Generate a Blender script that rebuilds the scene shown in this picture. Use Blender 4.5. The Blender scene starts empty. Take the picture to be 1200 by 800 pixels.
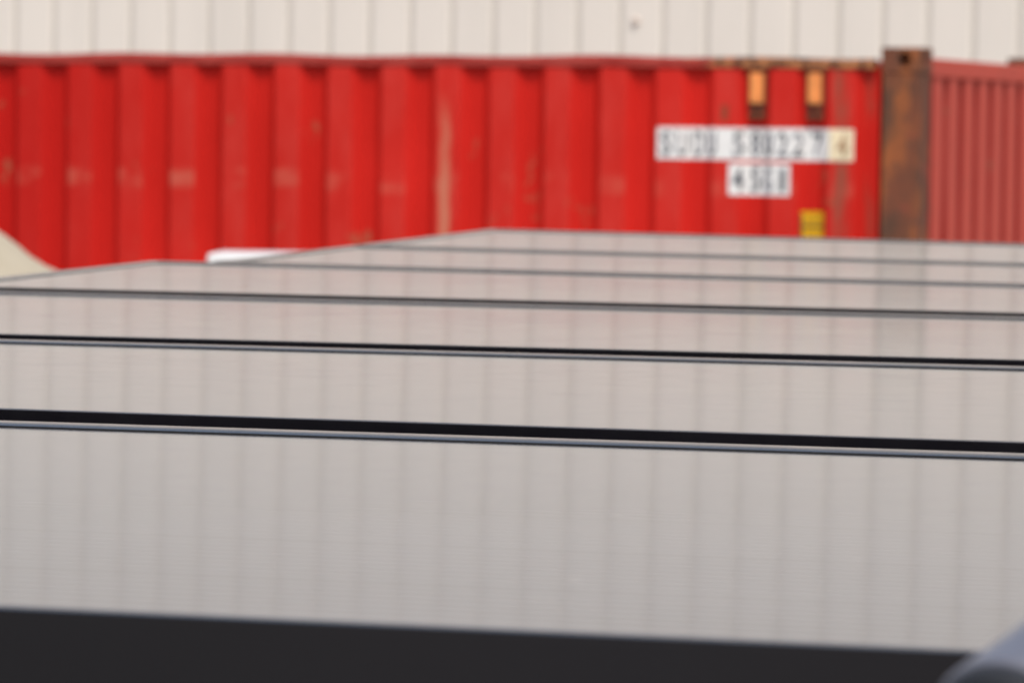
import bpy, bmesh, math, random
from mathutils import Vector, Matrix
R = math.radians
random.seed(7)
scene = bpy.context.scene
col = scene.collection

# ---------------------------------------------------------------- camera
EYE = 2.464
cd = bpy.data.cameras.new('camera'); cam = bpy.data.objects.new('camera', cd); col.objects.link(cam)
cd.sensor_width = 36; cd.lens = 150; cd.clip_start = 0.05; cd.clip_end = 2000
cam.matrix_world = (Matrix.Translation((0, 0, EYE)) @ Matrix.Rotation(math.pi/2 - math.atan(240/5000), 4, 'X')
                    @ Matrix.Rotation(0.013, 4, 'Z'))
cd.dof.use_dof = True; cd.dof.focus_distance = 2.85; cd.dof.aperture_fstop = 18
scene.camera = cam

# ---------------------------------------------------------------- sky, sun, exposure
SUN_EL, SUN_AZ = R(58), R(172)          # azimuth clockwise from +Y: behind the camera, to its right
w = bpy.data.worlds.new('World'); scene.world = w; w.use_nodes = True
nt = w.node_tree; bg = nt.nodes['Background']
sky = nt.nodes.new('ShaderNodeTexSky'); sky.sky_type = 'NISHITA'; sky.sun_disc = False
sky.sun_elevation = SUN_EL; sky.sun_rotation = SUN_AZ
sky.dust_density = 3.5; sky.air_density = 1.0; sky.ozone_density = 1.0
hs = nt.nodes.new('ShaderNodeHueSaturation'); hs.inputs['Saturation'].default_value = .85     # thin cloud pales the sky
nt.links.new(sky.outputs[0], hs.inputs['Color']); nt.links.new(hs.outputs[0], bg.inputs['Color']); bg.inputs['Strength'].default_value = 0.14
sd = bpy.data.lights.new('sun', 'SUN'); sun = bpy.data.objects.new('sun', sd); col.objects.link(sun)
sd.energy = 1.5; sd.angle = R(14); sd.color = (1.0, 0.95, 0.88)
sdir = Vector((math.sin(SUN_AZ)*math.cos(SUN_EL), math.cos(SUN_AZ)*math.cos(SUN_EL), math.sin(SUN_EL)))
sun.rotation_euler = sdir.to_track_quat('Z', 'Y').to_euler()
scene.view_settings.view_transform = 'Standard'; scene.view_settings.look = 'None'
scene.view_settings.gamma = 1; scene.view_settings.use_curve_mapping = False
scene.view_settings.exposure = 0.50

# ---------------------------------------------------------------- helpers
class NT:
    """tiny node-tree builder"""
    def __init__(s, name):
        s.m = bpy.data.materials.new(name); s.m.use_nodes = True
        s.t = s.m.node_tree; s.b = s.t.nodes['Principled BSDF']
    def n(s, kind, **kw):
        o = s.t.nodes.new(kind)
        for k, v in kw.items(): setattr(o, k, v)
        return o
    def put(s, sock, v):
        if hasattr(v, 'is_linked') or hasattr(v, 'links'): s.t.links.new(v, sock)
        else: sock.default_value = v
    def math(s, op, a, b=0.0, c=None, clamp=False):
        o = s.n('ShaderNodeMath', operation=op, use_clamp=clamp)
        s.put(o.inputs[0], a); s.put(o.inputs[1], b)
        if c is not None: s.put(o.inputs[2], c)
        return o.outputs[0]
    def obj(s):
        if not hasattr(s, '_tc'):
            s._tc = s.n('ShaderNodeTexCoord')
        return s._tc.outputs['Object']
    def xyz(s, v=None):
        o = s.n('ShaderNodeSeparateXYZ'); s.t.links.new(v or s.obj(), o.inputs[0]); return o.outputs
    def scaled(s, sc, v=None):
        o = s.n('ShaderNodeMapping'); s.t.links.new(v or s.obj(), o.inputs[0]); o.inputs['Scale'].default_value = sc
        return o.outputs[0]
    def noise(s, scale, detail=4, rough=.55, v=None):
        o = s.n('ShaderNodeTexNoise'); s.t.links.new(v or s.obj(), o.inputs['Vector'])
        o.inputs['Scale'].default_value = scale; o.inputs['Detail'].default_value = detail
        o.inputs['Roughness'].default_value = rough
        return o.outputs['Fac']
    def ramp(s, f, a, b, lo=0.0, hi=1.0):
        o = s.n('ShaderNodeMapRange', interpolation_type='SMOOTHSTEP'); s.put(o.inputs['Value'], f)
        for k, v in (('From Min', a), ('From Max', b), ('To Min', lo), ('To Max', hi)): o.inputs[k].default_value = v
        return o.outputs[0]
    def band(s, v, c, hw, soft):
        """1 within c +- hw, falling over soft"""
        d = s.math('ABSOLUTE', s.math('SUBTRACT', v, c))
        return s.ramp(d, hw, hw + soft, 1.0, 0.0)
    def mix(s, f, a, b):
        o = s.n('ShaderNodeMix', data_type='RGBA'); s.put(o.inputs[0], f)
        s.put(o.inputs[6], a if not isinstance(a, tuple) else (*a, 1)); s.put(o.inputs[7], b if not isinstance(b, tuple) else (*b, 1))
        return o.outputs[2]
    def bump(s, h, strength=.3, dist=.01):
        o = s.n('ShaderNodeBump'); s.put(o.inputs['Height'], h)
        o.inputs['Strength'].default_value = strength; o.inputs['Distance'].default_value = dist
        s.t.links.new(o.outputs[0], s.b.inputs['Normal'])
    def done(s, color, rough=.6, metal=0.0, spec=None):
        s.put(s.b.inputs['Base Color'], color if not isinstance(color, tuple) else (*color, 1))
        s.put(s.b.inputs['Roughness'], rough); s.put(s.b.inputs['Metallic'], metal)
        if spec is not None: s.b.inputs['Specular IOR Level'].default_value = spec
        return s.m

def obj(name, bm, mat, parent=None, smooth=False, bevel=0):
    bmesh.ops.recalc_face_normals(bm, faces=bm.faces)
    me = bpy.data.meshes.new(name); bm.to_mesh(me); bm.free()
    o = bpy.data.objects.new(name, me); col.objects.link(o); me.materials.append(mat)
    if parent: o.parent = parent
    if smooth:
        for p in me.polygons: p.use_smooth = True
    if bevel:
        md = o.modifiers.new('bevel', 'BEVEL'); md.width = bevel; md.segments = 2; md.limit_method = 'ANGLE'
    return o
def empty(name, loc, rz=0):
    o = bpy.data.objects.new(name, None); col.objects.link(o); o.location = loc; o.rotation_euler = (0, 0, rz)
    o.empty_display_size = .2
    return o
def tag(o, label=None, cat=None, group=None, kind=None):
    if label: o['label'] = label
    if cat: o['category'] = cat
    if group: o['group'] = group
    if kind: o['kind'] = kind
    return o
def box(bm, x0, x1, y0, y1, z0, z1):
    v = [bm.verts.new(p) for p in ((x0,y0,z0),(x1,y0,z0),(x1,y1,z0),(x0,y1,z0),(x0,y0,z1),(x1,y0,z1),(x1,y1,z1),(x0,y1,z1))]
    for f in ((0,3,2,1),(4,5,6,7),(0,1,5,4),(1,2,6,5),(2,3,7,6),(3,0,4,7)): bm.faces.new([v[i] for i in f])
    return v
def beam(bm, a, b, wd, ht):
    """box section from a to b, its top face centre line on a-b"""
    a, b = Vector(a), Vector(b); d = (b-a).normalized(); s = d.cross(Vector((0,0,1))).normalized()*wd/2
    up = s.cross(d).normalized()*ht
    if up.z < 0: up = -up
    v = []
    for p in (a, b):
        for q in (p-s-up, p+s-up, p+s, p-s): v.append(bm.verts.new(q))
    for f in ((3,2,1,0),(4,5,6,7),(0,1,5,4),(1,2,6,5),(2,3,7,6),(3,0,4,7)): bm.faces.new([v[i] for i in f])
def tube(bm, pts, r, seg=24, cap=True, inner=0):
    rings = []
    for i, p in enumerate(pts):
        p = Vector(p)
        a = Vector(pts[max(i-1,0)]); b = Vector(pts[min(i+1,len(pts)-1)]); d = (b-a).normalized()
        ref = Vector((0,0,1)) if abs(d.z) < .9 else Vector((0,1,0))
        s = d.cross(ref).normalized(); u = s.cross(d)
        rr = r[i] if isinstance(r, (list,tuple)) else r
        rings.append([bm.verts.new(p + (s*math.cos(t)+u*math.sin(t))*rr) for t in [2*math.pi*k/seg for k in range(seg)]])
    for A, B in zip(rings, rings[1:]):
        for k in range(seg): bm.faces.new((A[k], A[(k+1)%seg], B[(k+1)%seg], B[k]))
    if cap: bm.faces.new(rings[0]); bm.faces.new(rings[-1][::-1])
    return rings
def sheet(bm, prof, z0, z1, zs=None):
    """vertical sheet over plan profile"""
    zs = zs or [z0, z1]
    cols = [[bm.verts.new((x, y, z)) for z in zs] for x, y in prof]
    for A, B in zip(cols, cols[1:]):
        for k in range(len(zs)-1): bm.faces.new((A[k], B[k], B[k+1], A[k+1]))

# ---------------------------------------------------------------- materials
def m_concrete():
    t = NT('concrete'); a = t.noise(.35, 6); b = t.noise(9, 6)
    c = t.mix(t.ramp(a, .35, .7), (.20,.19,.175), (.30,.285,.26)); c = t.mix(t.ramp(b, .5, .75, 0, .35), c, (.13,.125,.12))
    t.bump(b, .2, .01); return t.done(c, .85)
def m_cladding():
    t = NT('cream_cladding'); a = t.noise(1.2, 5, .6, t.scaled((1,1,.22))); b = t.noise(14, 3)
    c = t.mix(t.ramp(a, .38, .68), (.70,.65,.575), (.655,.61,.54))
    c = t.mix(t.ramp(t.xyz()[2], 3.5, 5.2), c, (.65,.628,.583))      # greyer higher up, a tone added to cool its reflection in the panels
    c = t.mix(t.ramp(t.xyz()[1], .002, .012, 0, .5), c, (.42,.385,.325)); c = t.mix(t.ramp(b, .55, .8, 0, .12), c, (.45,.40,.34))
    return t.done(c, .55, 0, .3)
def m_red_side():
    t = NT('red_container_paint'); x, y, z = t.xyz()
    big = t.noise(.7, 5); fine = t.noise(9, 5, .65, t.scaled((1,1,.35)))
    c = t.mix(t.ramp(big, .35, .68), (.46,.011,.006), (.56,.016,.010))
    # chalky fading on the outward ribs (y near 0)
    rib = t.ramp(y, .006, .016, 1, 0)
    c = t.mix(t.math('MULTIPLY', rib, t.ramp(fine, .35, .75, .10, .42)), c, (.56,.06,.045))
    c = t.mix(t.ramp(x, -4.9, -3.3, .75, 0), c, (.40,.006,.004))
    # scuffs where the ribs were rubbed, one per rib at about the same height
    zj = t.math('ADD', z, t.math('MULTIPLY', t.noise(1.4, 2), .10))
    sc = t.math('MULTIPLY', t.band(zj, 2.292, .010, .055), rib)
    sc = t.math('MULTIPLY', sc, t.ramp(t.noise(6.5, 2), .36, .64))
    sc = t.math('MULTIPLY', sc, t.ramp(x, -3.4, -1.8, 1, .5))
    c = t.mix(t.math('MULTIPLY', sc, .42), c, (.52,.17,.11))
    # small chips
    ch = t.math('MULTIPLY', t.ramp(t.noise(5.5, 3, .7, t.scaled((1,1,.8))), .64, .72), .7)
    c = t.mix(ch, c, (.30,.085,.045))
    # a long worn rust streak down one rib and browner ones by the post
    wob = t.math('MULTIPLY', t.math('SUBTRACT', t.noise(3.1, 2, .5, t.scaled((0,0,1))), .5), .05)
    xs = t.math('ADD', x, wob)
    st = t.math('MULTIPLY', t.band(xs, -2.310, .012, .028), t.ramp(z, 2.72, 2.40, 0, 1))
    c = t.mix(t.math('MULTIPLY', st, t.ramp(fine, .3, .6, .30, .75)), c, (.50,.20,.12))
    s2 = t.math('MULTIPLY', t.band(xs, -.372, .012, .035), t.ramp(fine, .35, .62, .15, .75))
    c = t.mix(s2, c, (.21,.075,.045))
    s3 = t.math('MULTIPLY', t.band(xs, -.245, .008, .03), t.ramp(fine, .45, .62, .0, .5))
    c = t.mix(s3, c, (.24,.05,.03))
    dab = t.math('MULTIPLY', t.band(x, -.93, .008, .018), t.band(z, 2.585, .02, .03))
    c = t.mix(t.math('MULTIPLY', dab, .8), c, (.17,.06,.03))
    # weld seams between sheets: thin dark vertical lines
    t.bump(fine, .15, .004)
    return t.done(c, .6, 0, .12)
def m_red_rail():
    t = NT('weathered_red_rail'); x, y, z = t.xyz(); n = t.noise(5, 6, .7); n2 = t.noise(17, 4, .6)
    c = t.mix(t.ramp(n, .35, .65), (.30,.028,.022), (.37,.055,.043))
    amt = t.math('ADD', t.ramp(x, -1.6, -.55, -.22, .34), n)
    r = t.ramp(amt, .55, .68)
    rc = t.mix(t.ramp(n2, .42, .6), (.10,.045,.028), (.42,.17,.07))
    c = t.mix(r, c, rc)
    t.bump(n2, .3, .004); return t.done(c, .8, 0, .15)
def m_rust():
    t = NT('rusty_steel'); a = t.noise(6, 6, .65, t.scaled((1,1,.55))); b = t.noise(24, 5, .6); d = t.noise(3.2, 4, .6, t.scaled((1.6,1,.6)))
    c = t.mix(t.ramp(a, .38, .6), (.085,.036,.018), (.16,.046,.019))
    c = t.mix(t.ramp(d, .48, .60, 0, .9), c, (.30,.085,.020))
    c = t.mix(t.ramp(b, .55, .7, 0, .75), c, (.075,.040,.026))
    c = t.mix(t.ramp(t.noise(7.3, 3), .60, .68, 0, .7), c, (.30,.05,.03))
    t.bump(b, .4, .004); return t.done(c, .85)
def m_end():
    t = NT('faded_shaded_red_end'); x, y, z = t.xyz(); n = t.noise(3, 5, .6, t.scaled((1,1,.4))); n2 = t.noise(13, 5)
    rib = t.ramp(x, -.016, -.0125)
    c = t.mix(rib, (.22,.012,.009), (.52,.080,.054))  # recesses and slopes get a darker red, their shade painted into the colour
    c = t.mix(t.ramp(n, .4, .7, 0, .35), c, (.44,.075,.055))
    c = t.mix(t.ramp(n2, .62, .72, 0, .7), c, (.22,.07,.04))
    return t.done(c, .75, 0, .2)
def m_plain(name, colr, rough=.6, metal=0, var=.15, scale=8):
    t = NT(name); n = t.noise(scale, 5)
    c = t.mix(t.ramp(n, .35, .65), tuple(v*(1-var) for v in colr), tuple(min(1, v*(1+var)) for v in colr))
    return t.done(c, rough, metal)
def m_glass():
    t = NT('solar_glass'); uv = t.n('ShaderNodeUVMap').outputs[0]; u, v, _ = t.xyz(uv)
    # silver gridlines of the cells run across the panel, cells 160 mm
    bus = t.math('LESS_THAN', t.math('FRACT', t.math('DIVIDE', v, .0182)), .07)
    gapv = t.math('LESS_THAN', t.math('FRACT', t.math('DIVIDE', v, .164)), .016)
    c = t.mix(bus, (.010,.011,.016), (.52,.52,.53))
    c = t.mix(t.math('MULTIPLY', gapv, .3), c, (.004,.004,.005))
    dirt = t.noise(3.5, 6, .6); d2 = t.noise(26, 5, .65); sm = t.noise(1.3, 3)
    c = t.mix(t.math('ADD', t.ramp(dirt, .35, .7, .07, .13), t.ramp(d2, .5, .8, 0, .07)), c, (.36,.38,.41))
    speck = t.ramp(t.noise(95, 2, .5), .71, .76)
    c = t.mix(t.math('MULTIPLY', speck, .6), c, (.35,.32,.28))
    ro = t.math('ADD', t.ramp(dirt, .3, .7, .075, .09), t.ramp(d2, .4, .8, 0, .02))
    t.bump(t.math('ADD', t.math('MULTIPLY', sm, 1.0), t.math('MULTIPLY', bus, .05)), .03, .004)
    return t.done(c, ro)
def m_frame():
    t = NT('black_anodised_frame'); n = t.noise(40, 3, .6, t.scaled((1,1,1))); n2 = t.noise(2.2, 4)
    c = t.mix(t.ramp(n2, .35, .7), (.005,.0045,.006), (.008,.007,.009))
    t.b.inputs['IOR'].default_value = 1.45; return t.done(c, t.ramp(n, .3, .7, .13, .18))
def m_tarp():
    t = NT('cream_tarpaulin'); n = t.noise(2.5, 5); f = t.noise(30, 3)
    c = t.mix(t.ramp(n, .35, .7), (.40,.345,.245), (.44,.385,.285)); t.bump(f, .15, .01)
    return t.done(c, .7)

M = dict(concrete=m_concrete(), clad=m_cladding(), red=m_red_side(), rail=m_red_rail(), rust=m_rust(), end=m_end(),
         glass=m_glass(), frame=m_frame(), tarp=m_tarp(),
         galv=m_plain('galvanised_steel', (.33,.34,.35), .45, .6),
         dark=m_plain('dark_bracket_steel', (.03,.03,.033), .5, .3),
         white=m_plain('white_enamel', (.64,.64,.63), .4, 0, .03), gasket=m_plain('grey_gasket', (.12,.12,.12), .7),
         coping=m_plain('grey_coping', (.35,.35,.35), .6), roof=m_plain('roof_felt', (.12,.12,.12), .9),
         plate=m_plain('white_marking_vinyl', (.74,.73,.70), .5, 0, .06, 20), cream=m_plain('yellowed_marking_vinyl', (.76,.64,.42), .5, 0, .12, 14),
         ink=m_plain('worn_black_ink', (.13,.135,.15), .6, 0, .6, 22),
         orange=m_plain('orange_vent_paint', (.76,.26,.065), .7, 0, .10, 16), yellow=m_plain('yellow_sticker', (.58,.31,.0), .9, 0, .1, 20),
         boltm=m_plain('dull_fixing', (.58,.50,.43), .7), wood=m_plain('pallet_wood', (.32,.22,.13), .8), hole=m_plain('inside_of_casting', (.012,.008,.006), .9),
         tube=m_plain('blue_grey_coated_tube', (.12,.125,.15), .30, 0, .06), capm=m_plain('dark_blue_rubber', (.006,.008,.012), .75, 0, .08))

# ================================================================ SETTING
bm = bmesh.new()
g = 24; xs = [-600 + 1200*i/g for i in range(g+1)]
vv = [[bm.verts.new((x, y, 0)) for y in xs] for x in xs]
for i in range(g):
    for j in range(g): bm.faces.new((vv[i][j], vv[i+1][j], vv[i+1][j+1], vv[i][j+1]))
tag(obj('ground', bm, M['concrete']), kind='structure')

# ---------------------------------------------------------------- cream clad warehouse
BA = R(22); PIT = .3276
bld = tag(empty('warehouse', (0, 31, 0), -BA), 'long cream warehouse with ribbed vertical metal cladding rising behind the red container', 'building')
bm = bmesh.new(); prof = []
for n in range(-100, 95):
    x = .149 + n*PIT
    prof += [(x-.034, 0), (x-.012, .011), (x+.012, .011), (x+.034, 0), (x+.09, -.0015), (x+PIT-.10, -.0015)]
sheet(bm, prof, .35, 11.5)
x0, x1 = prof[0][0], prof[-1][0]
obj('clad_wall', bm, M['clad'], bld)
bm = bmesh.new(); box(bm, x0, x0+.1, .05, 18, .35, 11.5); box(bm, x1-.1, x1, .05, 18, .35, 11.5); box(bm, x0, x1, 18, 18.1, .35, 11.5)
obj('side_wall', bm, M['clad'], bld)
bm = bmesh.new(); box(bm, x0-.05, x1+.05, -.03, 18.15, 0, .34); obj('plinth', bm, M['concrete'], bld)
bm = bmesh.new(); box(bm, x0+.1, x1-.1, .1, 18, 11.3, 11.45); obj('roof', bm, M['roof'], bld)
bm = bmesh.new(); box(bm, x0-.1, x1+.1, -.08, .12, 11.5, 11.72); obj('coping', bm, M['coping'], bld)
# a small rusty fixing on the cladding
bm = bmesh.new(); tube(bm, [(.925, -.03, 3.30), (.925, .0, 3.30)], [.022, .035], 12); obj('bolt_cap', bm, M['boltm'], bld)

# ================================================================ RED CONTAINER
CL, CW, CH = 12.19, 2.44, 2.886
con = tag(empty('shipping_container', (1.8250, 19.2024, 0), -R(21)),
          'red corrugated shipping container with white code markings and a rusty corner post', 'shipping container')
P = .2744; SREC = -1.417            # a recess starts here
def depth(s):
    """inward depth of the side corrugation at position s"""
    u = ((s - SREC) % P)
    a, b, c = .048, .112, .160
    D = .036
    if u < a: return D*u/a
    if u < b: return D
    if u < c: return D*(c-u)/(c-b)
    return 0
def breaks(s0, s1):
    out = [s0, s1]; n = math.floor((s0-SREC)/P) - 1
    while SREC + n*P < s1 + P:
        for k in (0, .048, .112, .160):
            q = SREC + n*P + k
            if s0 + 1e-4 < q < s1 - 1e-4: out.append(q)
        n += 1
    return sorted(out)
ZR = 2.789                           # underside of top rail
def side_sheet(y0, sgn):
    bm = bmesh.new(); b = breaks(-CL+.20, -.20)
    sheet(bm, [(s, y0 + sgn*(.006+depth(s))) for s in b], .16, ZR+.01)
    return bm
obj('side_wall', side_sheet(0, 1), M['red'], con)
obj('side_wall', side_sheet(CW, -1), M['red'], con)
for y in (0, CW-.06):
    # slightly battered top rail
    bm = bmesh.new(); N = 90; rows = []
    for i in range(N+1):
        s = -CL+.2 + (CL-.42)*i/N
        j = (random.random()-.5)*.006 if 0 < i < N else 0
        jz = .003*math.sin(s*3.1)+.004*math.sin(s*7.7+1)
        rows.append([bm.verts.new(p) for p in ((s, y+j, ZR+jz*.4), (s, y+.06, ZR), (s, y+.06, 2.839+jz), (s, y+j, 2.839+jz))])
    for A, B in zip(rows, rows[1:]):
        for k in range(4): bm.faces.new((A[k], B[k], B[(k+1)%4], A[(k+1)%4]))
    bm.faces.new(rows[0]); bm.faces.new(rows[-1][::-1])
    obj('top_rail', bm, M['rail'], con, bevel=.006)
    bm = bmesh.new(); box(bm, -CL+.2, -.2, y, y+.06, .03, .16); obj('bottom_rail', bm, M['rail'], con, bevel=.005)
# corrugated roof
bm = bmesh.new(); prof = []; n = 0; s = -CL+.15
while s < -.2:
    for k, zz in ((0, 2.806), (.03, 2.826), (.10, 2.826), (.13, 2.806)):
        if s+k < -.14: prof.append((s+k, zz))
    s += .209
A = [bm.verts.new((x, .06, z)) for x, z in prof]; B = [bm.verts.new((x, CW-.06, z)) for x, z in prof]
for i in range(len(prof)-1): bm.faces.new((A[i], A[i+1], B[i+1], B[i]))
obj('roof', bm, M['red'], con)
bm = bmesh.new(); box(bm, -CL+.15, -.15, .062, CW-.062, .10, .15); obj('floor', bm, M['wood'], con)
# end walls: vertical ribs, fairly fine
def end_sheet(sg, xo):
    bm = bmesh.new(); prof = []; y = .17
    PE = .270
    prof.append((xo, .15))
    while y < CW-.17:
        for k, d in ((.0, .028), (.055, .028), (.085, .0), (.240, .0), (.270, .028)):
            if y+k < CW-.16 and (k > 0 or y < .2): prof.append((xo - sg*d, y+k))
        y += PE
    prof.append((xo, CW-.15))
    sheet(bm, prof, .17, 2.79); return bm
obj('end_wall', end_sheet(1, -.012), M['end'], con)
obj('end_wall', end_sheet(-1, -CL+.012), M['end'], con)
for x0_ in (-.075, -CL+.005):
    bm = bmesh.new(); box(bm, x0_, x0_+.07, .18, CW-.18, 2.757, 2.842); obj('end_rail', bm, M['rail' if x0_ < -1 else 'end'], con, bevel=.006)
    bm = bmesh.new(); box(bm, x0_, x0_+.07, .18, CW-.18, .02, .17); obj('end_sill', bm, M['rail'], con, bevel=.006)
# corner posts and castings
def casting(sx, sy, x, y, z):
    """hollow corner block with oval holes; (x, y) its outer corner, sx/sy point inward"""
    bm = bmesh.new(); wx, wy, hz = .188, .178, .112
    def face(o, u, v, lu, lv, hu, hv, inn):
        o, u, v, inn = Vector(o), Vector(u), Vector(v), Vector(inn)
        oc = [bm.verts.new(o + u*a + v*b) for a, b in ((0,0),(lu,0),(lu,lv),(0,lv))]
        c = o + u*lu*.42 + v*lv*.52; N = 20
        ring = [bm.verts.new(c + u*hu*math.cos(2*math.pi*k/N) + v*hv*math.sin(2*math.pi*k/N)) for k in range(N)]
        ee = [bm.edges.new((oc[k], oc[(k+1)%4])) for k in range(4)] + [bm.edges.new((ring[k], ring[(k+1)%N])) for k in range(N)]
        bmesh.ops.triangle_fill(bm, edges=ee, use_beauty=True)
        inr = [bm.verts.new(q.co + inn*.085) for q in ring]
        for k in range(N): bm.faces.new((ring[k], ring[(k+1)%N], inr[(k+1)%N], inr[k]))
        bm.faces.new(inr)
    face((x,y,z), (sx,0,0), (0,0,1), wx, hz, .030, .035, (0,sy,0))
    face((x,y,z), (0,sy,0), (0,0,1), wy, hz, .030, .034, (sx,0,0))
    face((x,y,z+hz), (sx,0,0), (0,sy,0), wx, wy, .055, .032, (0,0,-1))
    # the three closed faces
    X, Y = x+sx*wx, y+sy*wy
    for q in (((X,y,z),(X,Y,z),(X,Y,z+hz),(X,y,z+hz)), ((x,Y,z),(X,Y,z),(X,Y,z+hz),(x,Y,z+hz)), ((x,y,z),(X,y,z),(X,Y,z),(x,Y,z))):
        bm.faces.new([bm.verts.new(p) for p in q])
    bmesh.ops.remove_doubles(bm, verts=bm.verts, dist=.0005)
    return bm
for ex in (0, 1):
    for ey in (0, 1):
        X = 0 if ex == 0 else -CL; Y = 0 if ey == 0 else CW
        sx = -1 if ex == 0 else 1; sy = 1 if ey == 0 else -1
        bm = bmesh.new()
        xa, xb = sorted((X+sx*.004, X+sx*.183)); ya, yb = sorted((Y+sy*.004, Y+sy*.165))
        # open channel-like post: face plate, return plate, stiffening lip
        box(bm, xa, xb, min(Y+sy*.004, Y+sy*.03), max(Y+sy*.004, Y+sy*.03), .115, CH-.115)
        box(bm, min(X+sx*.004, X+sx*.034), max(X+sx*.004, X+sx*.034), min(Y+sy*.032, Y+sy*.165), max(Y+sy*.032, Y+sy*.165), .115, CH-.115)
        box(bm, min(X+sx*.160, X+sx*.183), max(X+sx*.160, X+sx*.183), min(Y+sy*.032, Y+sy*.09), max(Y+sy*.032, Y+sy*.09), .115, CH-.115)
        obj('corner_post', bm, M['rust'], con, bevel=.004)
        for z in (CH-.112, .0):
            obj('corner_casting', casting(sx, sy, X, Y, z), M['rust'], con)

# vents in two recesses
for s0 in (-.818, -.542):
    s1 = s0+.082; y = .003
    bm = bmesh.new(); box(bm, s0+.010, s1-.010, y-.012, .032, 2.628, 2.768)
    bmesh.ops.bevel(bm, geom=[e for e in bm.edges], offset=.006, segments=2, affect='EDGES')
    v = obj('vent_cover', bm, M['orange'], con)
    bm = bmesh.new()
    box(bm, s0, s1, .010, .040, 2.771, 2.795); box(bm, s0, s0+.008, .006, .038, 2.608, 2.771)
    box(bm, s1-.008, s1, .006, .038, 2.608, 2.771); box(bm, s0+.0085, s1-.0085, .006, .038, 2.602, 2.626)
    obj('vent_bracket', bm, M['rust'], v)
    bm = bmesh.new()
    for sx in (.020, .062): tube(bm, [(s0+sx, .001, 2.574), (s0+sx, .036, 2.574)], [.015, .020], 12)
    obj('vent_bolt', bm, M['rust'], v)

# code markings follow the corrugation
def wrap_strip(name, s0, s1, z0, z1, mat, off, parent=con):
    bm = bmesh.new()
    prof = [(s, .006 + depth(s) - off) for s in breaks(s0, s1)]
    sheet(bm, prof, z0, z1); return obj(name, bm, mat, parent)
def glyph_bm(ch, sc, zc, hgt, wid, off):
    cu = bpy.data.curves.new('t', 'FONT'); cu.body = ch; cu.align_x = 'CENTER'; cu.size = 1; cu.offset = .018; cu.resolution_u = 4
    ob = bpy.data.objects.new('t', cu); col.objects.link(ob); bpy.context.view_layer.update()
    me = bpy.data.meshes.new_from_object(ob); bpy.data.objects.remove(ob); bpy.data.curves.remove(cu)
    bm = bmesh.new(); bm.from_mesh(me); bpy.data.meshes.remove(me)
    xs_ = [v.co.x for v in bm.verts]; ys_ = [v.co.y for v in bm.verts]
    cx, w_, y0, h_ = (min(xs_)+max(xs_))/2, max(xs_)-min(xs_), min(ys_), max(ys_)-min(ys_)
    if ch == '1': wid *= .55
    for v in bm.verts: v.co = Vector((sc + (v.co.x-cx)/w_*wid, 0, zc - hgt/2 + (v.co.y-y0)/h_*hgt))
    for s in breaks(sc-wid, sc+wid)[1:-1]:
        bmesh.ops.bisect_plane(bm, geom=bm.verts[:]+bm.edges[:]+bm.faces[:], plane_co=(s,0,0), plane_no=(1,0,0), dist=1e-6)
    for v in bm.verts: v.co.y = .006 + depth(v.co.x) - off
    return bm
def glyphs(chars, xs_, zc, parent, mat):
    for ch, s in zip(chars, xs_):
        obj('character', glyph_bm(ch, s, zc, .110, .050, .0045), mat, parent)
SX = lambda px: -1.254 + (px-770)*.004083
pl = wrap_strip('code_plate', SX(770), SX(1000), 2.371, 2.516, M['plate'], .0025)
yl = wrap_strip('yellowed_block', SX(972), SX(1000)-.002, 2.373, 2.514, M['cream'], .0035, pl)
glyphs('SUDU580227', [SX(p) for p in (781, 799.5, 817, 834, 866, 884, 901, 918, 935.5, 956)], 2.443, pl, M['ink'])
bm = glyph_bm('4', SX(987), 2.443, .105, .048, .0055); obj('check_digit', bm, m_plain('faded_brown_ink', (.36,.22,.12), .6), pl)
p2 = wrap_strip('size_plate', SX(855), SX(927), 2.210, 2.354, M['plate'], .0025)
glyphs('45G1', [SX(p) for p in (866, 884, 901, 918.5)], 2.282, p2, M['ink'])
ys = wrap_strip('height_sticker', SX(938.5), SX(966), 1.96, 2.140, M['yellow'], .0025)
bm = bmesh.new()
b0 = [(SX(940), SX(966), 2.066, 2.078), (SX(938.5), SX(941), 1.96, 2.13), (SX(945), SX(960), 2.015, 2.024), (SX(944), SX(961), 2.098, 2.104)]
for a_, b_, c_, d_ in b0:
    sheet(bm, [(s, .006+depth(s)-.0035) for s in breaks(a_, b_)], c_, d_)
obj('sticker_bars', bm, m_plain('dark_sticker_ink', (.10,.06,.01), .6), ys)

# ================================================================ SOLAR PANELS
# each: near-left, near-right, far-left, far-right corners in plan; the table leans very slightly to the right
TZ = lambda x, y=0: EYE - .183 - .008*x
PAN = [
 (((-1.1523,1.8248),(.8518,1.3938)), ((-1.0048,2.7613),(1.0200,2.4412)), 'nearest black framed solar panel, the widest, with a dark front edge along the bottom'),
 (((-.9867,2.8762),(1.0324,2.5223)), ((-.8553,3.7108),(1.1826,3.4888)), 'second solar panel from the camera, behind the widest black gap'),
 (((-.8428,3.7906),(1.1993,3.6105)), ((-.6884,4.7208),(1.3491,4.4952)), 'third solar panel from the camera, between the middle and the thinnest black gaps'),
 (((-.6713,4.8295),(1.3666,4.6074)), ((-.4878,5.7453),(1.5195,5.3293)), 'fourth solar panel, its far left corner below the red container and the white cabinet'),
 (((-.4036,5.7721),(1.6030,5.3530)), ((-.2475,6.4746),(1.7463,5.9983)), 'fifth solar panel, set back to the right, with its left edge before the white cabinet'),
 (((-.2411,6.5173),(1.7520,6.0380)), ((-.0392,7.3331),(1.9121,6.7049)), 'farthest solar panel, its far edge highest against the red container'),
]
LN, LF, LS, FH = .013, .027, .022, .040    # near, far and side lips of the frame, its height
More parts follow.
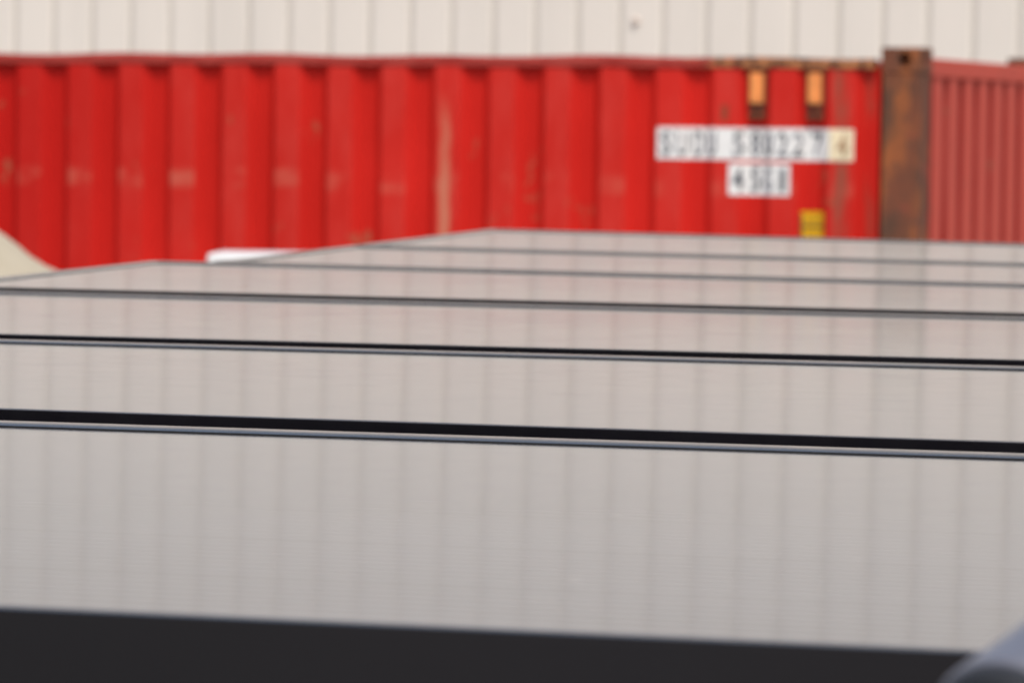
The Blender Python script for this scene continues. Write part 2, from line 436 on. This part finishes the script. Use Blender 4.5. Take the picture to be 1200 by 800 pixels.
RISE = [(0,0), (0,0), (0,.001), (.001,.006), (.006,.013), (.013,.024)]      # the far ones climb a little
for ((NL, NR), (FL, FR), lab), (ra, rb) in zip(PAN, RISE):
    NL, NR, FL, FR = map(Vector, (NL, NR, FL, FR)); o = (NL+NR+FL+FR)/4
    root = tag(empty('solar_panel', (o.x, o.y, TZ(o.x)-FH)), lab, 'solar panel', 'solar panels laid in a row')
    W = ((NR-NL).length+(FR-FL).length)/2; Dp = ((FL-NL).length+(FR-NR).length)/2
    def q(u, v, dz):
        """u, v in metres from the near-left corner"""
        a, b = u/W, v/Dp
        p = (NL*(1-a)+NR*a)*(1-b) + (FL*(1-a)+FR*a)*b
        return (p.x-o.x, p.y-o.y, FH + (TZ(p.x)-TZ(o.x)) + dz + ra*(1-b) + rb*b)
    bm = bmesh.new(); ins = .0023     # the glass sits below a lip that rounds off on its inner side
    def ring(os, on, of): return [(os,on),(W-os,on),(W-os,Dp-of),(os,Dp-of)]
    loops = [[bm.verts.new(q(u,v,z)) for u,v in L] for L, z in (
        (ring(0,0,0),-FH), (ring(0,0,0),-.0010), (ring(.0006,.0006,.0004),-.0004), (ring(.004,.004,.002),0),
        (ring(.008,.008,.014),0), (ring(.013,.009,.019),-.0003), (ring(.018,.011,.023),-.0008), (ring(LS,LN,LF),-.0014),
        (ring(LS,LN,LF),-.0065), (ring(LS,LN,LF),-FH))]
    loops.append(loops[0])
    for A, B in zip(loops, loops[1:]):
        for k in range(4): bm.faces.new((A[k], A[(k+1)%4], B[(k+1)%4], B[k]))
    obj('frame', bm, M['frame'], root)
    bm = bmesh.new(); uvl = bm.loops.layers.uv.new('UVMap')
    N = 6
    gv = [[bm.verts.new(q(LS+(W-2*LS)*i/N, LN+(Dp-LN-LF)*j/N, -ins)) for j in range(N+1)] for i in range(N+1)]
    for i in range(N):
        for j in range(N):
            f = bm.faces.new((gv[i][j], gv[i+1][j], gv[i+1][j+1], gv[i][j+1]))
            for lp, (a, b) in zip(f.loops, ((i,j),(i+1,j),(i+1,j+1),(i,j+1))):
                lp[uvl].uv = (LS+(W-2*LS)*a/N, LN+(Dp-LN-LF)*b/N)
    obj('glass', bm, M['glass'], root)
    bm = bmesh.new()
    vs = [bm.verts.new(q(u,v,z)) for z in (-.006,-.008) for u,v in ((LS+.001,LN+.001),(W-LS-.001,LN+.001),(W-LS-.001,Dp-LF-.001),(LS+.001,Dp-LF-.001))]
    for f in ((0,1,2,3),(7,6,5,4),(0,4,5,1),(1,5,6,2),(2,6,7,3),(3,7,4,0)): bm.faces.new([vs[i] for i in f])
    obj('backsheet', bm, M['dark'], root)
    bm = bmesh.new(); box(bm, -.06, .06, .12, .24, FH-.030, FH-.0085); obj('junction_box', bm, M['dark'], root, bevel=.003)

# ---------------------------------------------------------------- stand under the panels
st = tag(empty('panel_stand', (.3, 4.8, 0)), 'galvanised steel stand carrying the row of solar panels', 'stand')
def S_(p): return (p[0]-.3, p[1]-4.8, p[2])
rails = [((-.72,1.95),(-.25,4.78)), ((.50,1.72),(1.05,4.63))]
ends = [((.19,7.20), .019), ((1.44,6.80), .019)]
for (a, b), (e_, up) in zip(rails, ends):
    bm = bmesh.new(); beam(bm, S_((*a, TZ(a[0])-FH-.002)), S_((*b, TZ(b[0])-FH-.002)), .05, .08); obj('rail', bm, M['galv'], st)
    bm = bmesh.new(); beam(bm, S_((b[0]+.003, b[1]+.02, TZ(b[0])-FH-.002)), S_((*e_, TZ(e_[0])-FH-.002+up)), .05, .08); obj('rail', bm, M['galv'], st)
for t_ in (.06, .5, .94, 1.38, 1.77):
    pa = [a[0]+(b[0]-a[0])*t_ for a, b in rails]; pb = [a[1]+(b[1]-a[1])*t_ for a, b in rails]
    bm = bmesh.new(); beam(bm, S_((pa[0]-.1, pb[0]+.03, TZ(pa[0])-FH-.084)), S_((pa[1]+.1, pb[1]-.03, TZ(pa[1])-FH-.084)), .06, .08); obj('cross_beam', bm, M['galv'], st)
    for x, y in zip(pa, pb):
        bm = bmesh.new(); X, Y, _ = S_((x, y, 0)); box(bm, X-.04, X+.04, Y-.04, Y+.04, .012, TZ(x)-FH-.167)
        lg = obj('leg', bm, M['galv'], st, bevel=.004)
        bm = bmesh.new(); box(bm, X-.11, X+.11, Y-.11, Y+.11, 0, .011); obj('base_plate', bm, M['galv'], lg)

# ================================================================ handrail at the near right corner
P0 = Vector((.1435, 1.22, EYE-.1742)); dr = Vector((.12, .20, .048))
hr = tag(empty('handrail', (.366, 1.44, 0)), 'blue-grey tubular handrail end at the bottom right corner beside the nearest solar panel', 'handrail')
H = hr.location
bm = bmesh.new(); rg = tube(bm, [P0-H, P0+dr*.02-H, P0+dr*1.2-H, P0+dr*3.6-H], [.0262,.027,.027,.027], 40)
obj('rail_tube', bm, M['tube'], hr, smooth=False)
for p in hr.children[0].data.polygons: p.use_smooth = len(p.vertices) == 4
bm = bmesh.new(); dn = dr.normalized()
tube(bm, [P0-dn*.006-H, P0-dn*.004-H, P0-dn*.0005-H], [.0225,.0242,.0250], 40); obj('end_cap', bm, M['capm'], hr)
k = P0+dr*1.24
bm = bmesh.new(); tube(bm, [(k.x-H.x, k.y-H.y, .012), (k.x-H.x, k.y-H.y, k.z-.026)], .019, 24); ps = obj('post', bm, M['tube'], hr)
bm = bmesh.new(); box(bm, k.x-H.x-.06, k.x-H.x+.06, k.y-H.y-.06, k.y-H.y+.06, 0, .011); obj('base_plate', bm, M['galv'], ps)

# ================================================================ white cabinet beyond the panels
cb = tag(empty('cabinet', (-.375, 14.2, 0), R(-4)), 'white metal cabinet with a flat lid, half hidden behind the panels below the container', 'cabinet')
bm = bmesh.new(); box(bm, -.60, .60, -.15, .15, .10, 2.008); obj('body', bm, M['white'], cb, bevel=.008)
bm = bmesh.new(); box(bm, -.625, .625, -.175, .175, 2.010, 2.067); obj('lid', bm, M['white'], cb, bevel=.012)
bm = bmesh.new(); box(bm, -.58, .58, -.13, .13, 0, .099); obj('plinth', bm, M['coping'], cb)
for a, b in ((-.585,-.004), (.004,.585)):
    bm = bmesh.new(); box(bm, a, b, -.168, -.152, .13, 1.99); d = obj('door', bm, M['white'], cb, bevel=.004)
    hx = b-.06 if a < -.1 else a+.06
    bm = bmesh.new(); box(bm, hx-.012, hx+.012, -.195, -.169, 1.0, 1.16); obj('handle', bm, M['dark'], d, bevel=.004)

# ================================================================ tarpaulin covered stack, far left
tp = tag(empty('covered_stack', (-2.298, 14, -.022)), 'cream tarpaulin draped over a peaked stack at the left edge before the container', 'covered stack')
rp = [(0,2.46),(.15,2.42),(.30,2.34),(.45,2.245),(.55,2.185),(.62,2.140),(.66,2.110),(.70,2.074),(.75,2.042),(.82,2.012),(.92,1.975),(1.02,1.94),(1.08,1.88),(1.11,1.6),(1.14,1.1),(1.19,.55),(1.26,.06)]
bm = bmesh.new(); NA = 72; rings = []
top = bm.verts.new((0,0,2.46))
for r, z in rp[1:]:
    ring = []
    for k_ in range(NA):
        a = 2*math.pi*k_/NA
        fold = math.cos(a*9)*.018*max(0, r-.35) + math.sin(a*5+1)*.012*max(0, r-.35) + (math.cos(a*17)*.02 if z < 1.8 else 0)
        sq = 1 + .10*math.cos(4*a)*min(1, max(0, r-.8)*3)*-1
        rr = (r*sq + fold)
        ring.append(bm.verts.new((rr*math.cos(a), rr*math.sin(a)*.8, z)))
    rings.append(ring)
for k_ in range(NA): bm.faces.new((top, rings[0][k_], rings[0][(k_+1)%NA]))
for A, B in zip(rings, rings[1:]):
    for k_ in range(NA): bm.faces.new((A[k_], B[k_], B[(k_+1)%NA], A[(k_+1)%NA]))
obj('tarpaulin', bm, M['tarp'], tp, smooth=True)
bm = bmesh.new()
for y in (-.6, 0, .5):
    box(bm, -.7, .7, y, y+.1, .023, .10)
box(bm, -.7, .7, -.6, .6, .1005, .125); obj('pallet', bm, M['wood'], tp)
